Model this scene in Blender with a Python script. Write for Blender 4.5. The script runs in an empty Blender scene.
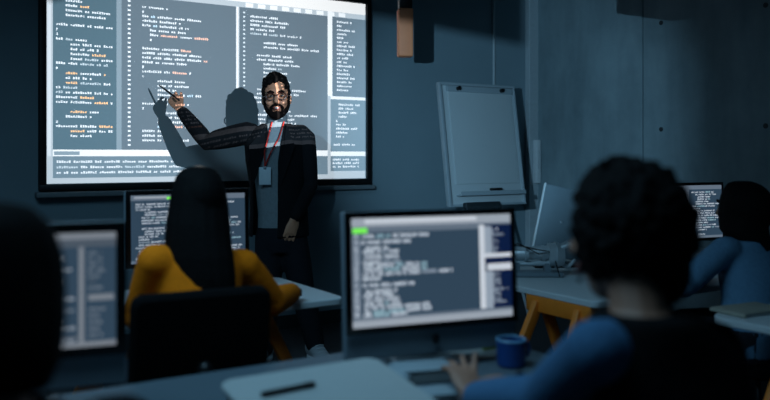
import bpy, bmesh, math, random
import numpy as np
from mathutils import Vector, Matrix, noise as mnoise

random.seed(7)
SC = bpy.context.scene
COL = SC.collection
R = math.radians

# ------------------------------------------------------------------ camera
FPX = 800.0            # focal length in pixels of the 770 px wide frame
HC = 1.32              # camera height
HORIZON = 155.0
TH = math.atan2(.534, .845)     # the room's front wall runs along X, the camera looks to its right
FWD = Vector((math.sin(TH), math.cos(TH), 0)); RGT = Vector((math.cos(TH), -math.sin(TH), 0))
cam_d = bpy.data.cameras.new('camera'); cam = bpy.data.objects.new('camera', cam_d); COL.objects.link(cam)
cam.location = (0, 0, HC); cam.rotation_euler = (R(90), 0, -TH)
cam_d.sensor_width = 36; cam_d.lens = FPX/770*36; cam_d.shift_y = -(200-HORIZON)/770
cam_d.clip_start = .05
cam_d.dof.use_dof = True; cam_d.dof.focus_distance = 5.15; cam_d.dof.aperture_fstop = 1.5
SC.camera = cam

# ------------------------------------------------------------------ colour, world, lights
vs = SC.view_settings; vs.view_transform = 'Standard'; vs.look = 'None'; vs.gamma = 1; vs.exposure = 0.0; vs.use_curve_mapping = False
w = bpy.data.worlds.new('night'); SC.world = w; w.use_nodes = True
w.node_tree.nodes['Background'].inputs[0].default_value = (.14, .48, .85, 1)
w.node_tree.nodes['Background'].inputs[1].default_value = .034

def cam_pt(r, z, h): return RGT*r + FWD*z + Vector((0, 0, h))
def P(px, py, z): return cam_pt((px-385)/FPX*z, z, HC+(HORIZON-py)/FPX*z)

YS = 5.12*(.534*.4325+.845)      # screen plane
YW = YS+.05                      # front wall
XR = 5.15                        # right wall
LENS = cam_pt(.35, 2.9, 1.98)    # the projector's lens
LAMP_BACK = .03

def light(name, kind, loc, energy, color, target=None, **kw):
    d = bpy.data.lights.new(name, kind); o = bpy.data.objects.new(name, d); COL.objects.link(o)
    d.energy = energy; d.color = color; o.location = loc
    for k, v in kw.items(): setattr(d, k, v)
    if target is not None:
        o.rotation_euler = (Vector(target)-Vector(loc)).to_track_quat('-Z', 'Y').to_euler()
    return o
light('projector_bulb', 'POINT', LENS, 640, (1.0, .98, .97), shadow_soft_size=0)
SPOT = cam_pt(-.55, 1.3, 1.66)   # unseen spotlight, added to wash the front wall
light('wall_wash_spot', 'SPOT', SPOT, 350, (.36, .71, 1.0), target=P(505, 125, 6.6), shadow_soft_size=.003, spot_size=R(36), spot_blend=.75)
light('overhead_fill', 'AREA', (.2, 2.0, 2.95), 29, (.33, .70, 1.0), target=(1.25, 2.7, 0), shape='RECTANGLE', size=2.0, size_y=1.0, spread=R(135))  # unseen area fill, added above the desks to brighten tables and people
SC.cycles.use_denoising = True; SC.cycles.denoising_prefilter = 'ACCURATE'
SC.cycles.use_adaptive_sampling = False

# ------------------------------------------------------------------ helpers
def lin(c): return tuple((x/12.92 if x <= .04045 else ((x+.055)/1.055)**2.4) for x in (v/255 for v in c))

def mat(name, rgb, rough=.6, metal=0, var=.12, scale=30, bump=0, spec=.5, alpha=None, transmission=0):
    m = bpy.data.materials.new(name); m.use_nodes = True; nt = m.node_tree; b = nt.nodes['Principled BSDF']
    c = lin(rgb)
    b.inputs['Roughness'].default_value = rough; b.inputs['Metallic'].default_value = metal
    b.inputs['Specular IOR Level'].default_value = spec
    if transmission: b.inputs['Transmission Weight'].default_value = transmission
    tc = nt.nodes.new('ShaderNodeTexCoord'); nz = nt.nodes.new('ShaderNodeTexNoise'); nz.inputs['Scale'].default_value = scale
    nz.inputs['Detail'].default_value = 4
    nt.links.new(tc.outputs['Object'], nz.inputs['Vector'])
    mx = nt.nodes.new('ShaderNodeMix'); mx.data_type = 'RGBA'
    mx.inputs[6].default_value = tuple(x*(1-var) for x in c)+(1,); mx.inputs[7].default_value = tuple(min(1, x*(1+var)) for x in c)+(1,)
    nt.links.new(nz.outputs['Fac'], mx.inputs[0]); nt.links.new(mx.outputs[2], b.inputs['Base Color'])
    if bump:
        bp = nt.nodes.new('ShaderNodeBump'); bp.inputs['Strength'].default_value = bump; bp.inputs['Distance'].default_value = .01
        nt.links.new(nz.outputs['Fac'], bp.inputs['Height']); nt.links.new(bp.outputs['Normal'], b.inputs['Normal'])
    return m

def cloth_mat(name, rgb, rough=.9, rib=0):
    m = mat(name, rgb, rough, var=.2, scale=60, bump=.25, spec=.15)
    return m

def attr_mat(name, kind, strength=1):
    m = bpy.data.materials.new(name); m.use_nodes = True; nt = m.node_tree; nt.nodes.clear()
    o = nt.nodes.new('ShaderNodeOutputMaterial'); a = nt.nodes.new('ShaderNodeAttribute'); a.attribute_name = 'Pixel'
    if kind == 'film':
        s = nt.nodes.new('ShaderNodeBsdfTransparent'); nt.links.new(a.outputs['Color'], s.inputs['Color'])
    else:
        s = nt.nodes.new('ShaderNodeEmission'); nt.links.new(a.outputs['Color'], s.inputs['Color']); s.inputs['Strength'].default_value = strength
    nt.links.new(s.outputs[0], o.inputs[0])
    return m

class MB:
    """collects closed shapes, then links them as ONE mesh object"""
    def __init__(s, off=(0, 0, 0)): s.v = []; s.f = []; s.off = Vector(off)
    def add(s, vs, fs):
        n = len(s.v); s.v += [Vector(p)-s.off for p in vs]; s.f += [tuple(i+n for i in f) for f in fs]
    def box(s, c, d, rot=None, bev=0, M=None):
        bm = bmesh.new(); bmesh.ops.create_cube(bm, size=1)
        for v in bm.verts: v.co = Vector((v.co.x*d[0], v.co.y*d[1], v.co.z*d[2]))
        if bev: bmesh.ops.bevel(bm, geom=bm.edges[:], offset=bev, segments=3, affect='EDGES', profile=.5)
        m = Matrix.Translation(Vector(c))
        if rot is not None: m = m @ (rot.to_4x4() if isinstance(rot, Matrix) else rot)
        if M is not None: m = M @ m
        bm.verts.index_update()
        s.add([m @ v.co for v in bm.verts], [[v.index for v in f.verts] for f in bm.faces]); bm.free()
        return s
    def rbox(s, x0, x1, y0, y1, z0, z1, rad, n=6, bev=.004, M=None):
        """box with rounded vertical corners"""
        ring = []
        for cx, cy, a0 in ((x1-rad, y1-rad, 0), (x0+rad, y1-rad, 90), (x0+rad, y0+rad, 180), (x1-rad, y0+rad, 270)):
            for k in range(n+1):
                a = R(a0+90*k/n); ring.append((cx, cy, math.cos(a), math.sin(a)))
        lv = []
        for z, ins in ((z0, bev), (z0+bev, 0), (z1-bev, 0), (z1, bev)):
            lv.append([Vector((cx+ca*(rad-ins), cy+sa*(rad-ins), z)) for cx, cy, ca, sa in ring])
        return s.rings(lv, M)
    def rings(s, lv, M=None, caps=True):
        n = len(lv[0]); vs = [p for l in lv for p in l]
        if M is not None: vs = [M @ Vector(p) for p in vs]
        fs = []
        for i in range(len(lv)-1):
            for k in range(n):
                fs.append((i*n+k, i*n+(k+1) % n, (i+1)*n+(k+1) % n, (i+1)*n+k))
        if caps: fs.append(tuple(range(n))[::-1]); fs.append(tuple((len(lv)-1)*n+k for k in range(n)))
        s.add(vs, fs); return s
    def tube(s, pts, rad, n=12, ends=True, M=None, flat=None):
        pts = [Vector(p) for p in pts]; m = len(pts)
        rad = [rad]*m if isinstance(rad, (int, float)) else list(rad)
        T = []
        for i in range(m):
            a = pts[max(i-1, 0)]; b = pts[min(i+1, m-1)]; T.append((b-a).normalized())
        u = T[0].orthogonal().normalized()
        P2, R2, T2 = list(pts), list(rad), list(T)
        if ends:      # round caps
            pre, post = [], []
            for q in (85, 60, 30):
                pre.append((pts[0]-T[0]*rad[0]*math.sin(R(q)), rad[0]*math.cos(R(q)), T[0]))
            for q in (30, 60, 85):
                post.append((pts[-1]+T[-1]*rad[-1]*math.sin(R(q)), rad[-1]*math.cos(R(q)), T[-1]))
            P2 = [a for a, _, _ in pre]+P2+[a for a, _, _ in post]; R2 = [b for _, b, _ in pre]+R2+[b for _, b, _ in post]
            T2 = [c for _, _, c in pre]+T2+[c for _, _, c in post]
        lv = []
        for p, r, t in zip(P2, R2, T2):
            u = (u-t*u.dot(t)).normalized(); v = t.cross(u)
            lv.append([p+(u*math.cos(2*math.pi*k/n)+v*math.sin(2*math.pi*k/n))*r for k in range(n)])
        return s.rings(lv, M)
    def loft(s, secs, n=24, M=None, mod=None):
        """secs: (centre, half-width vector, half-depth vector)"""
        lv = []
        for j, (c, a, b) in enumerate(secs):
            c, a, b = Vector(c), Vector(a), Vector(b)
            lv.append([c+(a*math.cos(2*math.pi*k/n)+b*math.sin(2*math.pi*k/n))*(mod(k/n, j) if mod else 1) for k in range(n)])
        return s.rings(lv, M)
    def ell(s, c, r, M=None, n=20, m=12):
        lv = []
        for i in range(m+1):
            a = math.pi*(i+.02)/(m+.04)-math.pi/2
            lv.append([Vector((c[0]+r[0]*math.cos(a)*math.cos(2*math.pi*k/n), c[1]+r[1]*math.cos(a)*math.sin(2*math.pi*k/n), c[2]+r[2]*math.sin(a))) for k in range(n)])
        return s.rings(lv, M)
    def cyl(s, p0, p1, r0, r1=None, n=24, M=None):
        return s.tube([p0, p1], [r0, r0 if r1 is None else r1], n, False, M)
    def build(s, name, m, parent=None, smooth=True, voxel=None, smooth_it=4, sub=0, solid=0):
        me = bpy.data.meshes.new(name); me.from_pydata([tuple(v) for v in s.v], [], s.f)
        bm = bmesh.new(); bm.from_mesh(me); bmesh.ops.recalc_face_normals(bm, faces=bm.faces); bm.to_mesh(me); bm.free()
        if voxel or sub or solid:
            t = bpy.data.objects.new('t', me); COL.objects.link(t)
            if solid:
                q = t.modifiers.new('s', 'SOLIDIFY'); q.thickness = solid; q.offset = 0
            if voxel:
                q = t.modifiers.new('r', 'REMESH'); q.mode = 'VOXEL'; q.voxel_size = voxel
                q = t.modifiers.new('m', 'SMOOTH'); q.iterations = smooth_it; q.factor = .5
            if sub:
                q = t.modifiers.new('u', 'SUBSURF'); q.levels = sub; q.render_levels = sub
            dg = bpy.context.evaluated_depsgraph_get(); ev = t.evaluated_get(dg)
            me2 = bpy.data.meshes.new_from_object(ev); bpy.data.objects.remove(t); bpy.data.meshes.remove(me); me = me2; me.name = name
            me.materials.clear()
        me.materials.append(m)
        if smooth:
            me.shade_smooth()
            if not voxel: me.set_sharp_from_angle(angle=R(40))
        else: me.shade_flat()
        o = bpy.data.objects.new(name, me); COL.objects.link(o)
        if parent is not None: o.parent = parent
        return o

def tag(o, label=None, cat=None, group=None, kind=None):
    if label: o['label'] = label
    if cat: o['category'] = cat
    if group: o['group'] = group
    if kind: o['kind'] = kind
    return o
def thing(name, label, cat, loc=(0, 0, 0), rz=0, group=None):
    o = bpy.data.objects.new(name, None); COL.objects.link(o); o.location = loc; o.rotation_euler = (0, 0, rz)
    o.empty_display_size = .05
    return tag(o, label, cat, group)
def struct(name, mb, m, smooth=False, parent=None):
    o = mb.build(name, m, parent, smooth)
    if parent is None: o['kind'] = 'structure'
    return o
def copy_tree(o, parent=None):
    c = o.copy(); COL.objects.link(c); c.parent = parent
    for ch in list(o.children): copy_tree(ch, c)
    return c

# ------------------------------------------------------------------ displayed code: raster of tiny cells -> one mesh of quads
class Raster:
    def __init__(s, w, h, bg):
        s.a = np.zeros((h, w), np.int32); s.pal = [bg]; s.w = w; s.h = h
    def ci(s, c):
        if c not in s.pal: s.pal.append(c)
        return s.pal.index(c)
    def rect(s, x0, y0, x1, y1, c): s.a[max(0, int(y0)):max(0, int(y1)), max(0, int(x0)):max(0, int(x1))] = s.ci(c)
    def glyphs(s, x, y, n, c, gw=3, gh=5, pitch=4, density=.74, rnd=random):
        k = s.ci(c)
        for i in range(n):
            tall = rnd.random() < .4
            for yy in range(0 if tall else 1, gh):
                for xx in range(gw):
                    if rnd.random() < density:
                        X, Y = x+i*pitch+xx, y+yy
                        if 0 <= X < s.w and 0 <= Y < s.h: s.a[Y, X] = k
    def line(s, x, y, x1, cols, rnd, gap=.18, **kw):
        p = kw.get('pitch', 4); c = cols[0]
        while x < x1-p:
            n = rnd.randint(2, 9); n = min(n, int((x1-x)//p))
            if n < 1: break
            c = rnd.choices(cols, weights=[16]+[1.6]*(len(cols)-1))[0]
            s.glyphs(x, y, n, c, rnd=rnd, **kw); x += (n+1)*p
    def block(s, x0, y0, x1, y1, cols, rnd, pitch=8, indents=(0, 0, 1, 1, 2, 2, 3), full=.75, blank=.15, step=8, **kw):
        y = y0; ind = 0
        while y < y1-5:
            if rnd.random() > blank:
                if rnd.random() < .45: ind = rnd.choice(indents)
                xs = x0+ind*step
                if xs < x1-8: s.line(xs, y, xs+(x1-xs)*min(1, rnd.uniform(.3, 1.25)*full), cols, rnd, **kw)
            y += pitch
    def mesh(s, name, fn, m, parent=None):
        """fn(u, v) -> point, u right 0..1, v down 0..1"""
        V, F, C = [], [], []
        prev = None; runs = {}
        done = []
        for y in range(s.h):
            row = s.a[y]; cut = np.flatnonzero(np.diff(row))+1
            xs = [0]+cut.tolist()+[s.w]
            cur = {}
            for a, b in zip(xs[:-1], xs[1:]):
                key = (a, b, int(row[a]))
                cur[key] = runs.get(key, y)
            for key, y0 in runs.items():
                if key not in cur: done.append((key, y0, y))
            runs = cur
        for key, y0 in runs.items(): done.append((key, y0, s.h))
        for (a, b, k), y0, y1 in done:
            n = len(V)
            V += [fn(a/s.w, y1/s.h), fn(b/s.w, y1/s.h), fn(b/s.w, y0/s.h), fn(a/s.w, y0/s.h)]
            F.append((n, n+1, n+2, n+3)); C += list(s.pal[k])+[1.0]
        me = bpy.data.meshes.new(name); me.from_pydata([tuple(p) for p in V], [], F)
        at = me.color_attributes.new('Pixel', 'FLOAT_COLOR', 'CORNER')
        arr = np.array(C, np.float32).reshape(-1, 4).repeat(4, axis=0).ravel()
        at.data.foreach_set('color', arr)
        me.materials.append(m); o = bpy.data.objects.new(name, me); COL.objects.link(o)
        if parent is not None: o.parent = parent
        return o

# ------------------------------------------------------------------ materials
M = {}
M['wall'] = mat('painted_wall', (132, 150, 158), .85, var=.10, scale=2.2, bump=.1)
M['floor'] = mat('dark_carpet', (46, 50, 54), .95, var=.3, scale=120, bump=.3)
M['ceil'] = mat('dark_ceiling', (60, 64, 66), .9)
M['trim'] = mat('dark_trim', (40, 46, 50), .6)
M['trunk'] = mat('grey_trunking', (176, 184, 188), .6)
M['screenwhite'] = mat('projection_fabric', (238, 238, 238), .95, var=.01, spec=.05)
M['blackframe'] = mat('black_frame', (12, 13, 15), .5)
M['ledge'] = mat('grey_ledge', (120, 126, 130), .6)
M['black'] = mat('black_plastic', (14, 15, 17), .45)
M['blackmatte'] = mat('black_fabric', (11, 12, 13), .95, spec=.1, bump=.2)
M['bezel'] = mat('black_glass', (6, 7, 8), .25)
M['silver'] = mat('silver_aluminium', (150, 156, 160), .4, metal=.6, var=.04)
M['steel'] = mat('brushed_steel', (175, 180, 185), .3, metal=.9, var=.1)
M['whitetop'] = mat('white_laminate', (200, 205, 207), .5, var=.03)
M['bluetop'] = mat('slate_laminate', (88, 100, 108), .5, var=.06)
M['paper'] = mat('white_paper', (172, 174, 172), .8, var=.03)
M['paperblue'] = mat('pale_paper', (146, 158, 164), .8, var=.04)
M['board'] = mat('whiteboard', (205, 210, 212), .45, var=.04, scale=4)
M['plastic'] = mat('pale_grey_plastic', (168, 178, 184), .5, var=.03)
M['shellgrey'] = mat('satin_grey_shell', (120, 132, 140), .45, var=.03)
M['armgrey'] = mat('pale_machined_metal', (192, 198, 202), .35, metal=.25, var=.05)
M['panelgrey'] = mat('slate_panel', (104, 118, 126), .5, var=.05)
M['wood'] = mat('yellow_birch', (232, 128, 38), .5, var=.2, scale=12)
M['tanwood'] = mat('tan_wood', (252, 146, 100), .6, var=.12, scale=14)
M['navy'] = mat('navy_panel', (20, 34, 48), .8)
M['skin'] = mat('warm_skin', (224, 158, 124), .55, var=.08, scale=25)
M['skin_dark'] = mat('brown_skin', (168, 120, 98), .55, var=.08, scale=25)
M['hair'] = mat('black_hair', (13, 11, 11), .8, var=.3, scale=90, bump=.3, spec=.12)
M['beard'] = mat('dark_beard', (24, 18, 16), .9, var=.4, scale=180, bump=.5, spec=.1)
M['blazer'] = cloth_mat('black_blazer_cloth', (26, 27, 30))
M['grey_knit'] = cloth_mat('grey_knit', (142, 152, 157))
M['trouser'] = cloth_mat('charcoal_trouser_cloth', (34, 36, 42))
M['mustard'] = cloth_mat('mustard_knit', (246, 124, 14))
M['blue_shirt'] = cloth_mat('blue_cotton', (70, 108, 142))
M['pale_shirt'] = cloth_mat('pale_blue_cotton', (96, 132, 160))
M['vest'] = cloth_mat('black_vest_cloth', (11, 12, 14))
M['shoe'] = mat('grey_shoe_mesh', (178, 182, 186), .8, bump=.3, scale=80)
M['sole'] = mat('white_rubber', (215, 218, 220), .7)
M['red'] = mat('red_strap', (196, 44, 34), .7)
M['badge'] = mat('badge_card', (228, 240, 250), .4)
M['eye_white'] = mat('eye_white', (150, 140, 134), .3)
M['pupil'] = mat('dark_iris', (22, 14, 10), .3)
M['lip'] = mat('lip', (150, 80, 72), .5)
M['tooth'] = mat('teeth', (225, 220, 210), .4)
M['glasses'] = mat('dark_glasses', (58, 22, 18), .35)
M['mug'] = mat('blue_ceramic', (26, 66, 128), .35)
M['rim'] = mat('pale_blue_rim', (110, 160, 195), .4)
M['green'] = mat('green_plastic', (170, 190, 60), .5)
M['tanpaper'] = mat('tan_cover', (150, 145, 132), .8)
M['display'] = attr_mat('lit_display', 'emit', 1.0)
M['film'] = attr_mat('slide_film', 'film')

# concrete with panel variation
def concrete():
    m = bpy.data.materials.new('cast_concrete'); m.use_nodes = True; nt = m.node_tree; b = nt.nodes['Principled BSDF']; b.inputs['Roughness'].default_value = .9
    tc = nt.nodes.new('ShaderNodeTexCoord')
    n1 = nt.nodes.new('ShaderNodeTexNoise'); n1.inputs['Scale'].default_value = 1.6; n1.inputs['Detail'].default_value = 8; n1.inputs['Roughness'].default_value = .65
    mp = nt.nodes.new('ShaderNodeMapping'); mp.inputs['Scale'].default_value = (1, 3, .7)
    n2 = nt.nodes.new('ShaderNodeTexNoise'); n2.inputs['Scale'].default_value = 1.5; n2.inputs['Detail'].default_value = 5
    nt.links.new(tc.outputs['Object'], n1.inputs['Vector']); nt.links.new(tc.outputs['Object'], mp.inputs['Vector']); nt.links.new(mp.outputs[0], n2.inputs['Vector'])
    ad = nt.nodes.new('ShaderNodeMath'); ad.operation = 'ADD'; nt.links.new(n1.outputs['Fac'], ad.inputs[0]); nt.links.new(n2.outputs['Fac'], ad.inputs[1])
    cr = nt.nodes.new('ShaderNodeValToRGB'); e = cr.color_ramp.elements
    e[0].position = .32; e[0].color = lin((104, 120, 126))+(1,); e[1].position = .68; e[1].color = lin((146, 164, 170))+(1,)
    hv = nt.nodes.new('ShaderNodeMath'); hv.operation = 'MULTIPLY'; hv.inputs[1].default_value = .5
    nt.links.new(ad.outputs[0], hv.inputs[0]); nt.links.new(hv.outputs[0], cr.inputs[0]); nt.links.new(cr.outputs[0], b.inputs['Base Color'])
    bp = nt.nodes.new('ShaderNodeBump'); bp.inputs['Strength'].default_value = .2; bp.inputs['Distance'].default_value = .02
    nt.links.new(n1.outputs['Fac'], bp.inputs['Height']); nt.links.new(bp.outputs[0], b.inputs['Normal'])
    return m
M['concrete'] = concrete()

# ------------------------------------------------------------------ room
CEIL = 3.05
struct('floor', MB().box((1.2, 1.6, -.05), (8.2, 8.3, .1)), M['floor'])
struct('wall_front', MB().box((1.2, YW+.06, CEIL/2), (8.2, .12, CEIL)), M['wall'])
struct('ceiling', MB().box((1.2, 1.6, CEIL+.05), (8.2, 8.3, .1)), M['ceil'])
# right wall: cast concrete panels with a joint and tie holes
rw = MB()
ys = [YW, 4.3, 2.45, .6, -1.25, -2.5]
for a, b in zip(ys[:-1], ys[1:]):
    rw.box((XR+.06, (a+b)/2, CEIL/2), (.12, a-b-.012, CEIL-.001), bev=.006)
rw.box((XR+.09, 1.5, CEIL/2), (.06, 8.1, CEIL-.002))
struct('wall_right', rw, M['concrete'])
th = MB()
for yy in (4.12, 3.25, 2.62, 2.2):
    for zz in (.55, 1.52, 2.35):
        th.cyl((XR-.004, yy, zz), (XR+.01, yy, zz), .018)
struct('trim_1', th, M['trim'], True)
struct('baseboard_front', MB().box(((1.2-2.9+XR-1.2)/2+.0, YW-.008, .05), (XR+2.9, .016, .1), bev=.003), M['trim'])
struct('baseboard_right', MB().box((XR-.008, 1.5, .05), (.016, 8.0, .1), bev=.003), M['trim'])
# cable trunking in the corner and the thin pipe beside it
def wall_x(px, Y):   # X where the ray through px meets the plane y = Y
    t = (px-385)/FPX; d = FWD+RGT*t
    return d.x*Y/d.y
def wall_z(px, py, Y):
    t = (px-385)/FPX; d = FWD+RGT*t
    return HC+(HORIZON-py)/FPX*(Y/d.y)
xa, xb = wall_x(525, YW), wall_x(537, YW)
struct('trim_2', MB().box(((xa+xb)/2, YW-.03, CEIL/2), (xb-xa, .06, CEIL), bev=.006), M['trunk'])
xp = wall_x(493, YW)
struct('trim_3', MB().cyl((xp, YW-.012, 0), (xp, YW-.012, CEIL), .012), M['trunk'], True)

# ------------------------------------------------------------------ projection screen
sx0, sx1 = wall_x(46, YS), wall_x(366, YS)
sz0 = wall_z(205, 181.5, YS); sz1 = wall_z(366, 4, YS)
fr = .042
ps = thing('projection_screen', 'large wall screen in a black frame lit with projected lines of code', 'projection screen', ((sx0+sx1)/2, YS, sz0))
o3 = Vector(ps.location)
MB(o3).box(((sx0+sx1)/2, YS+.012, (sz0+sz1)/2), (sx1-sx0, .024, sz1-sz0)).build('screen_surface', M['screenwhite'], ps, False)
f = MB(o3)
f.box(((sx0+sx1)/2, YS+.01, sz0-fr/2), (sx1-sx0+2*fr, .06, fr), bev=.005).box(((sx0+sx1)/2, YS+.01, sz1+fr/2), (sx1-sx0+2*fr, .06, fr), bev=.005)
f.box((sx0-fr/2, YS+.01, (sz0+sz1)/2), (fr, .06, sz1-sz0+.01), bev=.005).box((sx1+fr/2, YS+.01, (sz0+sz1)/2), (fr, .06, sz1-sz0+.01), bev=.005)
f.build('frame', M['blackframe'], ps)
MB(o3).box(((sx0+sx1)/2, YS-.0, sz0-fr-.025), (sx1-sx0+2*fr+.04, .09, .035), bev=.008).build('ledge', M['ledge'], ps)

# the projector: its slide is a small copy of the displayed picture, parallel to the screen
WH, TXT, ORG, BLU, GRN = (.80, .88, .94), (.78, .9, 1.0), (1.0, .42, .12), (.22, .62, 1.0), (.35, .9, .55)
BG, BG2, PALE, MIDT = (.115, .165, .21), (.14, .215, .275), (.44, .53, .60), (.22, .31, .38)
rnd = random.Random(3)
W_, H_ = 640, 356
sl = Raster(W_, H_, BG)
def U(px): return (wall_x(px, YS)-sx0)/(sx1-sx0)*W_
def Vv(px, py): return (sz1-wall_z(px, py, YS))/(sz1-sz0)*H_
u1, u1b, u2, u3, u4 = U(53), U(117), U(126), U(236), U(328)
DIM = (.52, .66, .76)
g = dict(density=.9, gh=4)
t0 = int(Vv(366, 15.5)); t1 = int(Vv(366, 20.5))
vb = int(Vv(100, 150))
sl.rect(u1, 0, u1b, vb, (.075, .14, .185)); sl.rect(u1b, 0, u1b+9, vb, MIDT)
sl.rect(u3, 0, u3+7, H_, PALE); sl.rect(u3+1, t0, u3+5, vb, WH)
sl.rect(0, 0, u1, H_, PALE); sl.rect(u1-9, 0, u1-3, H_, (.6, .7, .78))
sl.rect(0, 0, W_, t0, (.82, .86, .88)); sl.rect(0, t0, W_, t1, PALE)
for k in range(9): sl.rect(u3+20+k*26, t0+1, u3+36+k*26, t1-1, WH)
y0 = t1+7
def body(x0, x1, y0, y1, ind_w, cols, full, inds, p_blank, pitch=8):
    y = y0; ind = 0; left = 0
    while y < y1-6:
        if left <= 0:
            ind = rnd.choice(inds); left = rnd.randint(1, 5)
            if rnd.random() < p_blank: y += pitch; continue
        left -= 1
        if rnd.random() < .10: sl.glyphs(x0+ind*ind_w, y, 1, cols[0], rnd=rnd)
        else:
            xs = x0+ind*ind_w; ln = (x1-xs)*min(1, rnd.uniform(.35, 1.2)*full)
            sl.line(xs, y, xs+ln, cols, rnd, **g)
        y += pitch
for y in range(y0, vb-6, 8):
    sl.rect(u2+4, y+1, u2+9, y+4, TXT)
    sl.rect(u3+15, y+1, u3+19, y+4, (.66, .8, .9))
body(int(u1)+5, int(u1b)-3, 2, vb-4, 8, [TXT, DIM, DIM, (1.0, .62, .32), (1.0, .62, .32)], 1.0, (0, 0, 1, 2, 3, 4), .3)
body(int(u2)+30, int(u3)-16, y0, vb-6, 14, [TXT, TXT, TXT, (.55, .8, 1.0), (1.0, .62, .5)], .72, (0, 0, 0, 1, 2), .35)
body(int(u3)+30, int(u4)-14, y0+6, vb-6, 14, [TXT, TXT, DIM], .85, (0, 0, 1, 1, 2), .35)
# terminal below
sl.rect(u1, vb, u4, vb+11, WH); sl.rect(u1, vb+11, u4, H_, BG2)
sl.rect(u1+2, vb+3, u1+44, vb+9, MIDT)
sl.rect(0, vb+11, u1, H_, PALE)
for k, y in enumerate(range(vb+18, H_-12, 9)):
    sl.line(int(u1)+6, y, u3-10-k*22, [TXT, DIM], rnd, **g)
    sl.line(int(u3)+30, y, u4-60, [TXT, DIM], rnd, **g)
sl.rect(0, H_-10, u4, H_, PALE)
# side panels
va = int(Vv(350, 97)); vc = int(Vv(350, 152))
sl.rect(u4, t0, u4+11, va, WH); sl.rect(u4, va, u4+7, H_, PALE)
y = y0
while y < va-8:
    sl.line(int(u4)+22, y, u4+22+rnd.choice([18, 24, 30, 36, 44]), [TXT], rnd, **g); y += 8
sl.rect(u4+7, va, W_, va+6, WH)
sl.rect(u4+7, va+6, W_, H_, BG2)
body(int(u4)+14, W_-10, va+14, vc, 6, [TXT, DIM], .85, (0, 0, 1, 2), .4)
sl.rect(u4+7, vc, W_, vc+9, WH)
for y in range(vc+14, H_-20, 7): sl.line(int(u4)+12, y, W_-14, [TXT], rnd, **g)
sl.rect(u4+7, H_-16, W_, H_, PALE)
K = .022
def film_pt(u, v):
    p = Vector((sx0+(sx1-sx0)*u, YS, sz1-(sz1-sz0)*v)); return LENS+(p-LENS)*K-Vector(pj.location)
pj = thing('ceiling_projector', 'dark ceiling projector hung on a pole, aimed at the wall screen', 'projector', LENS+Vector((0, -.1, 0)))
sl.mesh('slide', film_pt, M['film'], pj)
# housing: five dark sides and a front plate with a window the size of the slide
a = LENS+(Vector((sx0, YS, sz0))-LENS)*K; b = LENS+(Vector((sx1, YS, sz1))-LENS)*K
yf = a.y; L = LENS; hw, hh = .15, .07
pl = Vector(pj.location); hb = MB(pl)
hx0, hx1, hz0, hz1, hy0 = L.x-hw, L.x+hw, L.z-hh, L.z+hh+.02, L.y-.2
t = .006
hb.box((L.x, (hy0+yf)/2, hz0), (2*hw, yf-hy0, t)).box((L.x, (hy0+yf)/2, hz1), (2*hw, yf-hy0, t))
hb.box((hx0, (hy0+yf)/2, (hz0+hz1)/2), (t, yf-hy0, hz1-hz0)).box((hx1, (hy0+yf)/2, (hz0+hz1)/2), (t, yf-hy0, hz1-hz0))
hb.box((L.x, hy0, (hz0+hz1)/2), (2*hw, t, hz1-hz0))
def rect_plate(x0, x1, z0, z1): hb.box(((x0+x1)/2, yf, (z0+z1)/2), (x1-x0, .0006, z1-z0))
rect_plate(hx0, a.x, hz0, hz1); rect_plate(b.x, hx1, hz0, hz1); rect_plate(a.x, b.x, hz0, a.z); rect_plate(a.x, b.x, b.z, hz1)
hb.build('housing', M['black'], pj, False)
MB(pl).cyl((L.x, L.y-.1, hz1), (L.x, L.y-.1, CEIL), .02).cyl((L.x, L.y-.1, CEIL-.02), (L.x, L.y-.1, CEIL), .07).build('mounting_pole', M['black'], pj)

# added spotlight, out of view; its made-up flap cuts the wash below the wall top
hs = thing('added_spotlight', 'added out-of-view spotlight, black, on a rod with one light-shaping flap', 'spotlight', SPOT)
ax = (P(505, 125, 6.6)-SPOT).normalized()
cn = MB(SPOT); lv = []
u = ax.orthogonal().normalized(); v = ax.cross(u)
for q, r_ in ((-.16, .03), (-.15, .055), (-.02, .06), (.02, .085), (.022, .082), (-.018, .056), (-.145, .05)):
    lv.append([SPOT+ax*q+(u*math.cos(k*math.pi/12)+v*math.sin(k*math.pi/12))*r_ for k in range(24)])
cn.rings(lv).build('can', M['black'], hs)
fa, fb = P(300, -1, 6.4), P(522, 44.5, 7.2)
ka, kb = SPOT+(fa-SPOT)*.05, SPOT+(fb-SPOT)*.05
up = Vector((0, 0, .13))+ax*.05
fl_ = MB(SPOT); th_ = ax*.004
fl_.add([ka, kb, kb+up, ka+up, ka+th_, kb+th_, kb+up+th_, ka+up+th_], [(0, 1, 2, 3), (7, 6, 5, 4), (0, 4, 5, 1), (1, 5, 6, 2), (2, 6, 7, 3), (3, 7, 4, 0)])
fl_.build('shaping_flap', M['black'], hs, False)
MB(SPOT).cyl(SPOT-ax*.08+Vector((0, 0, .05)), Vector((SPOT.x-ax.x*.08, SPOT.y-ax.y*.08, CEIL)), .012).build('rod', M['black'], hs)

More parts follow.
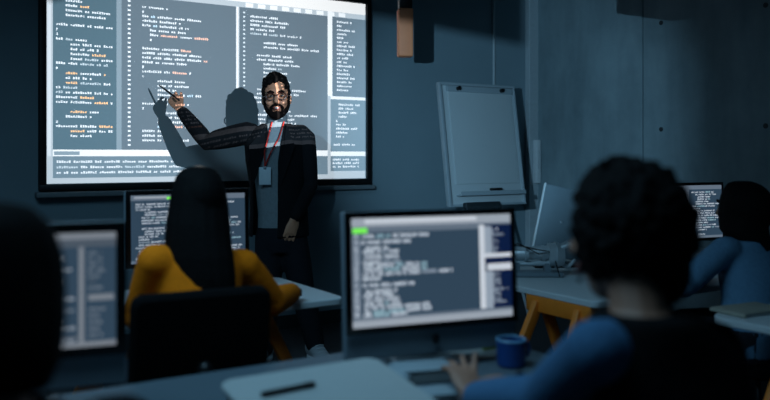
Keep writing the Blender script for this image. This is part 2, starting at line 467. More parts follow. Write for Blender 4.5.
# ------------------------------------------------------------------ things on the walls
# pendant lamp with wooden shade
pc = P(405, 57, 5.6); ph = (57-9)/FPX*5.6
pd = thing('pendant_lamp', 'slim tan wooden pendant lamp hanging near the top of the front wall', 'lamp', pc)
po = Vector(pc); z0 = pc.z
rl = Matrix.Rotation(-TH+R(8), 3, 'Z')
MB(po).box((pc.x, pc.y, z0+ph/2), (.104, .10, ph), rot=rl, bev=.012).build('lamp_shade', M['tanwood'], pd)
MB(po).box((pc.x, pc.y, z0+ph+.10), (.092, .09, .2), rot=rl, bev=.008).build('socket_cap', M['black'], pd)
MB(po).cyl((pc.x, pc.y, z0+ph+.19), (pc.x, pc.y, CEIL), .006).build('cord', M['navy'], pd)
# switch box in the corner
bx0, bx1 = wall_x(533, YW-.06), wall_x(547, YW-.06); bz0, bz1 = wall_z(540, 183, YW-.06), wall_z(540, 140, YW-.06)
bx1 = min(bx1, XR-.01)
sb = thing('switch_box', 'pale upright switch box at the foot of the grey corner trunking', 'switch box', ((bx0+bx1)/2, YW-.09, bz0))
so = Vector(sb.location)
MB(so).box(((bx0+bx1)/2, YW-.085, (bz0+bz1)/2), (bx1-bx0, .05, bz1-bz0), bev=.006).build('casing', M['sole'], sb)
MB(so).box(((bx0+bx1)/2-.012, YW-.113, (bz0+bz1)/2+.02), ((bx1-bx0)*.45, .008, (bz1-bz0)*.42), bev=.003).build('switch_plate', M['board'], sb)

# flip chart easel
fz = 6.55
fcb = P(488, 204, fz)           # bottom centre of the board
fl = thing('flip_chart', 'white flip chart board on a tripod easel leaning back beside the screen', 'flip chart', (fcb.x, fcb.y+.1, 0))
fo = Vector(fl.location)
FM = Matrix.Translation(fcb) @ Matrix.Rotation(R(-8.5), 4, 'X')     # board frame: x right, z up the board, front is -y
bw, bh = .775, .985
mb = MB(fo)
mb.box((0, .012, bh/2), (bw, .02, bh), bev=.006, M=FM); mb.build('board', M['board'], fl)
mb = MB(fo)
mb.box((-bw/2-.004, .0, bh/2), (.03, .045, bh+.01), bev=.005, M=FM).box((bw/2+.004, .0, bh/2), (.022, .035, bh+.01), bev=.005, M=FM)
mb.box((0, 0, bh+.005), (bw+.03, .04, .024), bev=.005, M=FM).box((0, 0, -.004), (bw+.03, .04, .02), bev=.005, M=FM)
mb.build('board_frame', M['plastic'], fl)
MB(fo).box((.02, -.006, bh*.56), (bw*.86, .01, bh*.78), bev=.002, M=FM).build('paper_pad', M['board'], fl)
MB(fo).box((.02, -.012, bh*.965), (bw*.9, .022, .05), bev=.006, M=FM).build('clamp_bar', M['plastic'], fl)
for sx in (-.22, .24):
    MB(fo).cyl((sx, -.02, bh*.965), (sx, -.05, bh*.965), .017, M=FM).build('clamp_knob', M['black'], fl)
MB(fo).box((.02, -.04, .075), (bw*.88, .07, .014), bev=.004, M=FM).box((.02, -.073, .085), (bw*.88, .008, .034), bev=.003, M=FM).build('marker_tray', M['plastic'], fl)
MB(fo).box((-.1, -.045, -.02), (.36, .05, .07), bev=.012, M=FM).build('leg_bracket', M['trim'], fl)
for ax, ay in ((-.30, -.20), (.26, -.20), (0, .42)):
    top = FM @ Vector((ax*.4, .04, .3)); bot = Vector((fcb.x+ax, min(fcb.y+ay, YW-.05), .012))
    MB(fo).tube([top, bot], [.014, .012]).build('leg', M['plastic'], fl)
mk = MB(FM @ Vector((.05, -.05, .095)))
c0 = FM @ Vector((.0, -.055, .115)); c1 = FM @ Vector((.11, -.055, .115))
tag(mk.tube([c0, c0.lerp(c1, .68), c0.lerp(c1, .7), c1], [.011, .011, .0125, .0125]).build('marker_pen', M['black']), 'short black marker lying on the flip chart tray', 'marker').location = FM @ Vector((.05, -.05, .095))

# ------------------------------------------------------------------ monitors
def display(name, w, h, spec, parent, fn, seed):
    rn = random.Random(seed); r = Raster(int(w), int(h), spec['bg']); spec['draw'](r, rn)
    return r.mesh(name, fn, M['display'], parent)
D = dict(bg=lin((48, 68, 86)), pale=lin((150, 160, 172)), white=lin((196, 204, 214)), txt=lin((196, 208, 222)), navy=lin((12, 28, 62)), mid=lin((96, 110, 126)), grey=lin((142, 156, 172)), teal=lin((150, 186, 200)), green=lin((120, 240, 90)))
def draw_main(r, rn):
    W, H = r.w, r.h; sx, sy = W/475, H/318
    X = lambda v: int((v-32)*sx); Y = lambda v: int((v-28)*sy)
    r.rect(0, 0, W, Y(54), D['pale']); r.rect(X(70), Y(34), X(400), Y(44), D['white']); r.rect(0, Y(54), W, Y(72), D['mid']); r.rect(X(35), Y(58), X(76), Y(74), D['green'])
    r.rect(0, Y(76), X(58), H, D['mid'])
    for yy, a, b in ((82, 62, 262), (99, 60, 212), (116, 70, 140), (128, 64, 165), (142, 68, 168), (156, 64, 172), (168, 66, 250), (180, 66, 254), (192, 64, 326), (205, 62, 120), (224, 62, 214), (242, 70, 166), (254, 64, 150), (266, 68, 168), (278, 66, 170), (290, 66, 256), (302, 66, 262), (312, 64, 190)):
        r.line(X(a), Y(yy-5), X(b), [D['txt'], D['grey'], D['teal']], rn, gw=3, gh=7, pitch=4, density=.86)
        r.glyphs(X(40), Y(yy-5), 2, D['txt'], rnd=rn)
    r.rect(X(408), Y(60), X(424), Y(318), D['white'])
    r.rect(X(424), Y(60), W, Y(152), D['navy']); r.rect(X(424), Y(66), X(445), Y(152), D['grey'])
    for yy in range(72, 148, 8): r.line(X(440), Y(yy), X(rn.choice([452, 462, 470, 490])), [D['grey'], D['txt']], rn)
    r.rect(X(424), Y(150), W, Y(163), D['white']); r.rect(X(424), Y(163), W, Y(183), D['navy']); r.rect(X(432), Y(182), W, Y(202), D['white'])
    r.rect(X(424), Y(202), W, Y(318), D['navy']); r.rect(X(424), Y(205), X(448), Y(318), D['grey'])
    for yy in range(208, 300, 8): r.line(X(440), Y(yy), X(rn.choice([460, 475, 500])), [D['grey'], D['mid']], rn)
    r.rect(0, Y(318), W, H, D['mid']); r.rect(0, Y(326), W, H, D['pale'])
DL = {k: tuple(x*.58 for x in v) for k, v in D.items()}
def draw_left(r, rn):
    W, H = r.w, r.h
    r.rect(0, 0, W, H*.06, DL['pale']); r.rect(0, H*.06, W, H*.13, DL['mid']); r.rect(W*.02, H*.08, W*.12, H*.12, DL['green'])
    r.rect(0, H*.13, W*.05, H, DL['mid'])
    for y in range(int(H*.20), int(H*.93), 9):
        if rn.random() < .8: r.line(int(W*rn.choice([.10, .2, .3])), y, W*rn.choice([.6, .70, .77, .80]), [DL['txt'], DL['grey']], rn, density=.85)
    r.rect(W*.82, H*.13, W*.845, H, DL['pale'])
    for y in list(range(int(H*.17), int(H*.52), 9))+list(range(int(H*.66), int(H*.9), 10)): r.line(int(W*.865), y, W*rn.uniform(.91, .96), [DL['grey'], DL['mid']], rn, density=.85)
    r.rect(W*.865, H*.55, W*.99, H*.60, DL['pale']); r.rect(W*.05, H*.90, W*.82, H*.93, DL['mid'])
    r.rect(0, H*.955, W, H, DL['pale'])
def draw_plain(r, rn):
    W, H = r.w, r.h
    r.rect(0, 0, W, H*.08, D['mid']); r.rect(W*.03, H*.02, W*.3, H*.05, D['pale']); 
    if W > 330: r.rect(W*.30, H*.03, W*.38, H*.07, D['green'])
    r.rect(W*.47, H*.08, W*.53, H, D['mid'])
    for x0, x1 in ((.04, .46), (.56, .97)):
        r.block(int(W*x0), int(H*.12), int(W*x1), int(H*.95), [D['txt'], D['grey'], D['teal']], rn, pitch=8, full=.95, step=9, blank=.1)
    r.rect(0, H*.96, W, H, D['mid'])

def monitor(name, label, corner, rz, gw, gh, chin, desk_z, draw, res, seed, tilt=3, bez=.018, lum=1):
    """corner = world position of the glass's bottom centre; rz = turn about Z"""
    o = thing(name, label, 'monitor', (corner.x, corner.y, desk_z), rz)
    hz = corner.z-desk_z
    T = Matrix.Translation((0, 0, hz)) @ Matrix.Rotation(R(-tilt), 4, 'X')
    MB().rbox(-gw/2, gw/2, -chin, gh, -.006, .016, .008, bev=.003, M=T @ Matrix(((1, 0, 0, 0), (0, 0, -1, 0), (0, 1, 0, 0), (0, 0, 0, 1))) @ Matrix.Scale(-1, 4, (0, 0, 1))).build('shell', M['shellgrey'], o)
    MB().box((0, -.018, gh/2), (gw, .008, gh), bev=.002, M=T).build('bezel', M['bezel'], o)
    MB().loft([((0, .012, gh*.45), (gw*.46, 0, 0), (0, 0, gh*.46)), ((0, .03, gh*.45), (gw*.36, 0, 0), (0, 0, gh*.38)), ((0, .045, gh*.42), (gw*.16, 0, 0), (0, 0, gh*.2))], M=T).build('back_cover', M['shellgrey'], o)
    b = bez
    def fn(u, v):
        return T @ Vector((-gw/2+b+(gw-2*b)*u, -.0226, gh-b-(gh-2*b)*v))
    display('display', res[0], res[1], dict(bg=D['bg'], draw=draw), o, fn, seed)
    if chin > .03:
        MB().ell((0, -.0185, -chin*.42), (.012, .002, .014), M=T).build('emblem', M['black'], o)
    MB().box((0, .075, .006), (.19, .17, .01), bev=.004).build('stand_foot', M['silver'], o)
    MB().loft([((0, .12, .01), (.07, 0, 0), (0, .012, 0)), ((0, .105, .10), (.062, 0, 0), (0, .01, 0)), ((0, .06, hz+gh*.35), (.05, 0, 0), (0, .009, 0))]).build('stand_neck', M['silver'], o)
    return o
DESK = .72
# near desk row
tl, tr = P(342, 213, 2.176), P(511.5, 208, 2.37)
mid = (tl+tr)/2; ang = math.atan2(tr.y-tl.y, tr.x-tl.x); gw = (tr-tl).xy.length; gh = .332
monitor('computer_monitor', 'monitor in the middle of the near desk showing code, seen whole with a silver chin', Vector((mid.x, mid.y-.012, 1.165-gh)), ang, gw, gh, .072, DESK+.001, draw_main, (336, 200), 5, tilt=3)
rt = P(125, 217, 1.89); dirv = Vector((math.cos(ang), math.sin(ang), 0)); mid2 = rt-dirv*.245
monitor('computer_monitor', 'monitor at the left end of the near desk, partly behind the dark head', Vector((mid2.x, mid2.y-.012, 1.165-.308)), ang, .49, .308, .07, DESK+.001, draw_left, (280, 176), 9, tilt=2, bez=.024)
# woman's monitor
wl, wr = P(125, 191, 3.36), None
gw3 = .545; gh3 = .325
wl = P(125, 191, 3.33)
monitor('computer_monitor', 'slim monitor on the middle table in front of the person in mustard', Vector((wl.x+gw3/2, wl.y, wl.z-gh3)), 0, gw3, gh3, .004, DESK+.001, draw_plain, (360, 200), 12, tilt=2, bez=.02)
# back right monitor
br = P(721, 182, 4.55)
monitor('computer_monitor', 'far monitor facing the person in pale blue at the back right', Vector((br.x-.264*.985, br.y+.04, br.z-.325)), R(-10), .528, .325, .004, DESK+.001, draw_plain, (320, 180), 21, tilt=2, bez=.016)

# ------------------------------------------------------------------ tables
def trestle(parent, off, X, y0, y1, top):
    """sawhorse: a beam along Y, a pair of splayed legs at each end"""
    MB(off).box((X, (y0+y1)/2, top-.038), (.06, y1-y0, .075), bev=.006).build('trestle_beam', M['wood'], parent)
    for y, sy in ((y0+.07, -1), (y1-.07, 1)):
        for sx in (-1, 1):
            a = Vector((X+sx*.012, y, top-.03)); b2 = Vector((X+sx*.32, y+sy*.05, .0)); d = b2-a
            n = d.normalized(); u = Vector((1, 0, 0)); u = (u-n*u.dot(n)).normalized(); v = n.cross(u)
            c = (a+b2)/2+Vector((0, 0, .012)); q = Matrix((u, v, n)).transposed()
            MB(off).box(c, (.05, .03, d.length-.03), rot=q, bev=.005).build('leg', M['wood'], parent)
        MB(off).box((X, y+sy*.026, .34), (.33, .022, .05), bev=.004).build('crossbar', M['wood'], parent)
def table(name, label, x0, x1, y0, y1, m, trx, rad=.03, thick=.028, sp=None):
    o = thing(name, label, 'table', ((x0+x1)/2, (y0+y1)/2, 0)); off = Vector(o.location)
    MB(off).rbox(x0, x1, y0, y1, DESK-thick, DESK, rad).build('tabletop', m, o)
    for X in trx: trestle(o, off, X, *(sp or (y0+.08, y1-.08)), DESK-thick+.004)
    return o
table('long_table', 'long slate table across the front carrying two monitors and papers', -.55, 1.70, 1.44, 2.13, M['bluetop'], (-.2, 1.5))
table('work_table', 'white table with birch trestles in front of the person in mustard', .55, 1.66, 2.93, 3.62, M['whitetop'], (.88, 1.33), rad=.05)
table('work_table', 'white table on bright yellow trestles holding the silver robot arm', 2.47, 4.5, 2.30, 3.40, M['whitetop'], (2.502, 4.2), sp=(2.33, 2.72))
table('work_table', 'white rounded table at the right edge with a tan notebook on it', 2.62, 4.3, .95, 1.90, M['whitetop'], (2.98, 4.0), rad=.09)

# ------------------------------------------------------------------ chairs
def chair(label, x, y, rz, back_h0=.60, back_h1=.905, bw=.42, seat=.46):
    o = thing('office_chair', label, 'chair', (x, y, 0), rz)
    MB().rbox(-.23, .23, -.22, .23, seat-.07, seat, .08, bev=.02).build('seat', M['blackmatte'], o)
    A = Matrix.Translation((0, -.235, (back_h0+back_h1)/2)) @ Matrix.Rotation(R(8), 4, 'X') @ Matrix(((1, 0, 0, 0), (0, 0, -1, 0), (0, 1, 0, 0), (0, 0, 0, 1)))
    hb_ = (back_h1-back_h0)/2
    MB().rbox(-bw/2, bw/2, -hb_, hb_, -.025, .025, .035, bev=.012, M=A).build('backrest', M['blackmatte'], o)
    MB().tube([(0, -.1, seat-.08), (0, -.25, seat-.07), (0, -.30, seat), (0, -.275, back_h0+.1)], .022).build('back_post', M['black'], o)
    MB().cyl((0, 0, .09), (0, 0, seat-.07), .028).cyl((0, 0, .07), (0, 0, .12), .05).build('gas_column', M['black'], o)
    for k in range(5):
        a = 2*math.pi*k/5+.3; d = Vector((math.cos(a), math.sin(a), 0))
        lg = MB().tube([d*.03+Vector((0, 0, .095)), d*.29+Vector((0, 0, .07))], [.024, .016]).build('leg', M['black'], o)
        c = d*.28; s = d.cross(Vector((0, 0, 1)))
        MB().cyl(c-s*.022+Vector((0, 0, .028)), c+s*.022+Vector((0, 0, .028)), .028).build('caster', M['black'], lg)
    return o

# ------------------------------------------------------------------ people
def head_matrix(c, face, roll=0, pitch=0, s=1):
    """face: direction (xy) the face points to. Head frame: x = viewer's right when seen from the front is -x ... here +x = person's left, -y = face, z up"""
    f = Vector((face[0], face[1], 0)).normalized(); y = -f; z = Vector((0, 0, 1)); x = y.cross(z)
    m = Matrix((x, y, z)).transposed().to_4x4()
    return Matrix.Translation(c) @ m @ Matrix.Rotation(roll, 4, 'Y') @ Matrix.Rotation(pitch, 4, 'X') @ Matrix.Scale(s, 4)
def add_head(mb, H):
    mb.ell((0, .012, .035), (.077, .098, .088), H); mb.ell((0, -.018, -.03), (.064, .078, .085), H); mb.ell((0, -.035, -.085), (.04, .045, .033), H)
    mb.ell((0, -.06, .035), (.06, .035, .035), H)                                  # brow
    mb.tube([(0, -.093, .022), (0, -.108, -.003), (0, -.116, -.02)], [.009, .011, .014], M=H); mb.ell((0, -.104, -.026), (.019, .012, .009), H)
    for s in (-1, 1):
        mb.ell((s*.042, -.066, -.022), (.022, .022, .02), H); mb.ell((s*.079, .012, -.005), (.012, .02, .032), H)
def add_face(parent, off, H, smile=True):
    for s in (-1, 1):
        MB(off).ell((s*.031, -.088, .012), (.014, .010, .0062), H).build('eye', M['eye_white'], parent)
        MB(off).ell((s*.031, -.0975, .012), (.0065, .004, .0065), H).build('iris', M['pupil'], parent)
        MB(off).tube([(s*.014, -.1, .034), (s*.032, -.101, .041), (s*.05, -.088, .035)], [.005, .006, .004], M=H).build('eyebrow', M['beard'], parent)
    m = MB(off); m.tube([(-.026, -.092, -.05), (-.012, -.102, -.059), (.012, -.102, -.059), (.026, -.092, -.05)], [.004, .006, .006, .004], M=H)
    m.tube([(-.024, -.092, -.052), (-.01, -.101, -.066), (.01, -.101, -.066), (.024, -.092, -.052)], [.004, .006, .006, .004], M=H)
    m.build('lips', M['lip'], parent)
    if smile: MB(off).tube([(-.02, -.098, -.054), (0, -.108, -.0615), (.02, -.098, -.054)], [.003, .005, .003], M=H).build('teeth', M['tooth'], parent)
def seg(mb, pts, rad, n=16):
    """limb through joints with swell between them"""
    pts = [Vector(p) for p in pts]; P2, R2 = [], []
    for i in range(len(pts)-1):
        for k in range(4):
            t = k/4; P2.append(pts[i].lerp(pts[i+1], t)); R2.append(rad[i]+(rad[i+1]-rad[i])*t+.06*rad[i]*math.sin(math.pi*t))
    P2.append(pts[-1]); R2.append(rad[-1])
    mb.tube(P2, R2, n)
def hand(mb, wrist, d, nrm, side, curl=(20, 25, 25, 30), spread=6, s=1.0, thumb=35):
    """d: from wrist to knuckles; nrm: out of the back of the hand; side +1: thumb towards d x nrm"""
    d = Vector(d).normalized(); nrm = Vector(nrm); nrm = (nrm-d*nrm.dot(d)).normalized(); t = d.cross(nrm)*side
    wrist = Vector(wrist)
    secs = []
    for q, w_, h_ in ((-.01, .026, .019), (.02, .032, .016), (.055, .041, .015), (.085, .042, .013), (.095, .036, .009)):
        secs.append((wrist+d*q*s+t*.0, t*w_*s, nrm*h_*s))
    mb.loft(secs, 16)
    for i, (off, ln) in enumerate(((.030, .072), (.010, .08), (-.010, .074), (-.029, .058))):
        p = wrist+d*.085*s+t*off*s; a = R(spread*(1.2-i*.8)); base = (d*math.cos(a)+t*math.sin(a))
        pts = [p-base*.015*s, p]; ca = 0; rr = [.0105*s, .0105*s]
        for k, fr_ in enumerate((.45, .32, .23)):
            ca += R(curl[i])*(.8 if k == 0 else 1.1)
            dd = base*math.cos(ca)-nrm*math.sin(ca); p = p+dd*ln*fr_*s; pts.append(p); rr.append((.0098, .0088, .0072)[k]*s)
        mb.tube(pts, rr, 10)
    p = wrist+d*.022*s+t*.026*s; a = R(thumb); dd = d*math.cos(a)+t*math.sin(a)-nrm*.25; dd.normalize(); d2 = (dd+d*.5-nrm*.15).normalized()
    mb.tube([p-dd*.01*s, p+dd*.035*s, p+dd*.035*s+d2*.03*s, p+dd*.035*s+d2*.055*s], [.014*s, .0125*s, .0105*s, .008*s], 10)
def torso(mb, pts, n=24):
    """pts: (centre, half width vector, half depth)"""
    secs = []
    for c, a, dp in pts:
        a = Vector(a); nn = Vector((-a.y, a.x, 0)).normalized(); secs.append((c, a, nn*dp))
    mb.loft(secs, n)

# ---- presenter
ZM = 5.1
base = P(286, 362, ZM); base.z = 0
pr = thing('person', 'standing bearded person in a black blazer and red lanyard pointing at the screen', 'person', base)
po = Vector(base)
def Q(px, py, dz=0): return P(px, py, ZM+dz)
hc = Q(276.5, 99); face = -FWD+RGT*.12
H = head_matrix(hc, face, roll=R(-3), s=1.06)
shR, elR, wrR = Q(243, 134, .02), Q(207, 142, .10), Q(180, 109, .17)      # raised (image left)
shL, elL, wrL = Q(304, 137, .02), Q(309, 185, .02), Q(294, 219, -.10)
hipR, knR, anR = Q(270, 236), Q(268, 296, -.03), Q(264, 349, .02)
hipL, knL, anL = Q(292, 236), Q(303, 293, -.02), Q(315, 345, .04)
b = MB(po); add_head(b, H)
b.tube([Q(277, 128), Q(277, 112)], [.056, .052])
torso(b, [(Q(281, 240), RGT*.145, .10), (Q(280, 215), RGT*.13, .09), (Q(278, 185), RGT*.13, .09), (Q(276, 158), RGT*.155, .10), (Q(275, 138), RGT*.17, .09), (Q(276, 128), RGT*.10, .065)])
seg(b, [shR, elR, wrR], [.045, .036, .026]); seg(b, [shL, elL, wrL], [.045, .036, .026])
seg(b, [hipR, knR, anR], [.075, .05, .035]); seg(b, [hipL, knL, anL], [.075, .05, .035])
hd = (Q(170, 94, .20)-wrR)
hand(b, wrR, hd, -FWD+Vector((0, 0, .1)), 1, curl=(28, 42, 48, 52), spread=3, s=1.02, thumb=30)
hand(b, wrL, Q(288, 242, -.12)-wrL, -FWD+RGT*.6, -1, curl=(14, 18, 20, 24), spread=4, s=1.05, thumb=22)
for an, tx in ((anR, -8), (anL, 8)):
    b.tube([an, an+Vector((0, 0, -.05))-FWD*.08+RGT*tx*.004], [.034, .03])
b.build('body', M['skin'], pr, voxel=.0052, smooth_it=3)
add_face(pr, po, H)
# hair: tight curls on top, close sides
hr = MB(po); rn = random.Random(5)
for k in range(420):
    a = rn.uniform(0, 2*math.pi); e = rn.uniform(-.1, 1.0); zz = e
    rr = math.sqrt(max(0, 1-min(1, zz)**2)) if zz > 0 else 1
    x, y, z = rr*math.cos(a)*.079, .014+rr*math.sin(a)*.098, .042+zz*.088
    if y < -.05 and z < .088: continue
    if z < .06 and y < -.01: continue
    top = max(0, (z-.06)/.07)
    r_ = rn.uniform(.006, .013)+.006*min(1, top)*rn.random()*2
    hr.ell((x*(1+.08*top), y*(1+.06*top), z+.020*top*rn.uniform(.6, 1.2)), (r_, r_, r_), H, 8, 6)
for s in (-1, 1):
    hr.ell((s*.073, .01, .03), (.012, .05, .05), H); hr.ell((s*.073, -.028, -.005), (.007, .012, .035), H)
hr.ell((0, .06, .01), (.066, .052, .07), H)
hr.build('hair', M['hair'], pr, voxel=.0045, smooth_it=0)
# beard wraps the jaw from ear to ear, with a moustache
bd = MB(po)
for s in (-1, 1):
    bd.tube([(s*.073, -.018, -.008), (s*.07, -.034, -.045), (s*.054, -.060, -.076), (s*.030, -.083, -.098), (0, -.092, -.107)], [.008, .010, .014, .018, .021], M=H)
    bd.tube([(0, -.108, -.039), (s*.018, -.101, -.042), (s*.034, -.088, -.056), (s*.036, -.08, -.082)], [.0075, .0085, .009, .012], M=H)
bd.ell((0, -.083, -.100), (.032, .025, .025), H)
bd.build('beard', M['beard'], pr, voxel=.0045, smooth_it=2)
# glasses
gl = MB(po)
for s in (-1, 1):
    ring = [(s*.033+.026*math.cos(q*math.pi/8), -.111+.004*abs(math.cos(q*math.pi/8)), .008+.021*math.sin(q*math.pi/8)) for q in range(17)]
    gl.tube(ring, .0034, 8, False, M=H); gl.tube([(s*.058, -.107, .012), (s*.082, -.04, .012), (s*.084, .015, .006)], .0024, 8, M=H)
gl.tube([(-.008, -.112, .012), (0, -.115, .015), (.008, -.112, .012)], .0024, 8, M=H)
gl.build('glasses', M['glasses'], pr)
# roll-neck jumper
sw = MB(po)
torso(sw, [(Q(281, 240), RGT*.150, .105), (Q(280, 214), RGT*.140, .105), (Q(278, 185), RGT*.145, .105), (Q(276, 158), RGT*.165, .112), (Q(275, 140), RGT*.17, .10), (Q(276, 130), RGT*.115, .08), (Q(277, 124), RGT*.07, .066), (Q(277, 114.5), RGT*.066, .064)])
sw.build('roll_neck_jumper', M['grey_knit'], pr, voxel=.007, smooth_it=3)
for hh_ in (121.5, 117.5):
    pass
# blazer: shell open at the front, lapels and sleeves
def arc(c, a, dp, half, n=26):
    c, a = Vector(c), Vector(a); nn = Vector((-a.y, a.x, 0)).normalized()*dp; out = []
    l0, l1 = half
    for k in range(n+1):
        q = R(-90+l1)+(R(360-l0-l1))*k/n
        out.append(c+a*math.cos(q)+nn*math.sin(q))
    return out
bz = MB(po)
levels = [arc(Q(279, 236, .01), RGT*.185, .135, (58, 2)), arc(Q(279, 214, .01), RGT*.178, .135, (60, 3)), arc(Q(278, 188, .01), RGT*.172, .13, (60, 5)),
          arc(Q(276, 160, .01), RGT*.188, .135, (52, 9)), arc(Q(275, 142, .01), RGT*.192, .125, (38, 16)), arc(Q(275.5, 131, .01), RGT*.145, .10, (28, 24)), arc(Q(276.5, 124, .012), RGT*.085, .078, (38, 38))]
n_ = len(levels[0]); V_ = [p for l in levels for p in l]; F_ = []
for i in range(len(levels)-1):
    for k in range(n_-1): F_.append((i*n_+k, i*n_+k+1, (i+1)*n_+k+1, (i+1)*n_+k))
sh = bpy.data.meshes.new('t')
bz.add(V_, F_)
blazer_shell = bz
bl = blazer_shell.build('blazer', M['blazer'], pr, solid=.016, voxel=.007, smooth_it=3)
def sleeve(name, pts, rad, m, parent, off, seedn=0):
    s_ = MB(off); seg(s_, pts, rad)
    o = s_.build(name, m, parent, voxel=.008, smooth_it=2); return o
slv = MB(po); seg(slv, [Q(250, 134, .02), shR, elR, wrR.lerp(elR, .12)], [.075, .074, .057, .042]); slv.build('sleeve', M['blazer'], bl, voxel=.008, smooth_it=3)
slv = MB(po); seg(slv, [Q(297, 135, .02), shL, elL, wrL.lerp(elL, .1)], [.07, .072, .058, .045]); slv.build('sleeve', M['blazer'], bl, voxel=.008, smooth_it=3)
# lapels
for (x0, x1, x2), s in (((267, 254, 253), -1), ((286, 290, 281), 1)):
    lp = MB(po)
    a_, b_, c_, d_ = Q(x0, 124, -.085), Q(x1+s*5, 146, -.125), Q(x2, 186, -.135), Q(x0-s*1.5, 140, -.118)
    th_ = FWD*.012
    lp.add([a_, b_, c_, d_, a_+th_, b_+th_, c_+th_, d_+th_], [(0, 1, 2, 3), (7, 6, 5, 4), (0, 4, 5, 1), (1, 5, 6, 2), (2, 6, 7, 3), (3, 7, 4, 0)])
    lp.build('lapel', M['blazer'], bl, False)
# trousers
tr_ = MB(po)
torso(tr_, [(Q(281, 226), RGT*.150, .11), (Q(281, 240), RGT*.160, .118), (Q(281, 252), RGT*.15, .11)])
seg(tr_, [hipR, knR, anR+Vector((0, 0, .01))], [.095, .074, .062]); seg(tr_, [hipL, knL, anL+Vector((0, 0, .01))], [.095, .074, .062])
tr_.build('trousers', M['trouser'], pr, voxel=.01, smooth_it=3)
# shoes
def shoe(an, dirv, parent, off):
    d = Vector(dirv).normalized(); sd = d.cross(Vector((0, 0, 1))); g = Vector((an.x, an.y, 0))
    s_ = MB(off); s_.loft([(g-d*.085+Vector((0, 0, .07)), sd*.034, Vector((0, 0, .05))), (g-d*.04+Vector((0, 0, .075)), sd*.044, Vector((0, 0, .062))), (g+d*.03+Vector((0, 0, .072)), sd*.046, Vector((0, 0, .056))), (g+d*.10+Vector((0, 0, .055)), sd*.05, Vector((0, 0, .036))), (g+d*.16+Vector((0, 0, .045)), sd*.042, Vector((0, 0, .026))), (g+d*.19+Vector((0, 0, .04)), sd*.018, Vector((0, 0, .014)))], 18)
    o = s_.build('shoe', M['shoe'], parent)
    q = MB(off); q.loft([(g-d*.01+Vector((0, 0, z)), sd*.05*k, d*.0) for z, k in ()]) if False else None
    ring = lambda z, k: [g+d*(.05+.145*k*math.cos(2*math.pi*i/24))+sd*(.05*k*math.sin(2*math.pi*i/24))+Vector((0, 0, z)) for i in range(24)]
    MB(off).rings([ring(0, .96), ring(.006, 1), ring(.026, 1), ring(.032, .95)]).build('sole', M['sole'], o)
    for k in range(4):
        c = g+d*(.05+.022*k)+Vector((0, 0, .127-.016*k))
        MB(off).tube([c-sd*.026, c+Vector((0, 0, .004)), c+sd*.026], .0035, 8).build('lace', M['sole'], o)
shoe(anR, -FWD-RGT*.35, pr, po); shoe(anL, -FWD+RGT*.55, pr, po)
# lanyard and badge
ly = MB(po); bp_ = Q(265, 166, -.125)
ly.tube([Q(272, 122, -.075), Q(268, 138, -.118), Q(264.5, 152, -.128), bp_], .0045, 8); ly.tube([Q(284, 122, -.072), Q(279, 138, -.118), Q(271, 152, -.128), bp_], .0045, 8)
lo = ly.build('lanyard', M['red'], pr)
MB(po).box(Q(265, 176, -.13), (.075, .008, .11), rot=Matrix.Rotation(-TH, 3, 'Z'), bev=.003).build('badge', M['badge'], lo)
MB(po).box(Q(265, 168, -.13), (.02, .012, .018), rot=Matrix.Rotation(-TH, 3, 'Z'), bev=.003).build('clip', M['steel'], lo)
# pen in the raised hand
pa, pb = Q(179, 100, .12), Q(159, 85, .24)
pn = MB(pa); pn.tube([pa, pa.lerp(pb, .85), pb], [.0065, .0065, .003], 10)
o = pn.build('stylus_pen', M['black']); o.location = pa; tag(o, 'thin black pen held up against the projected code', 'pen')

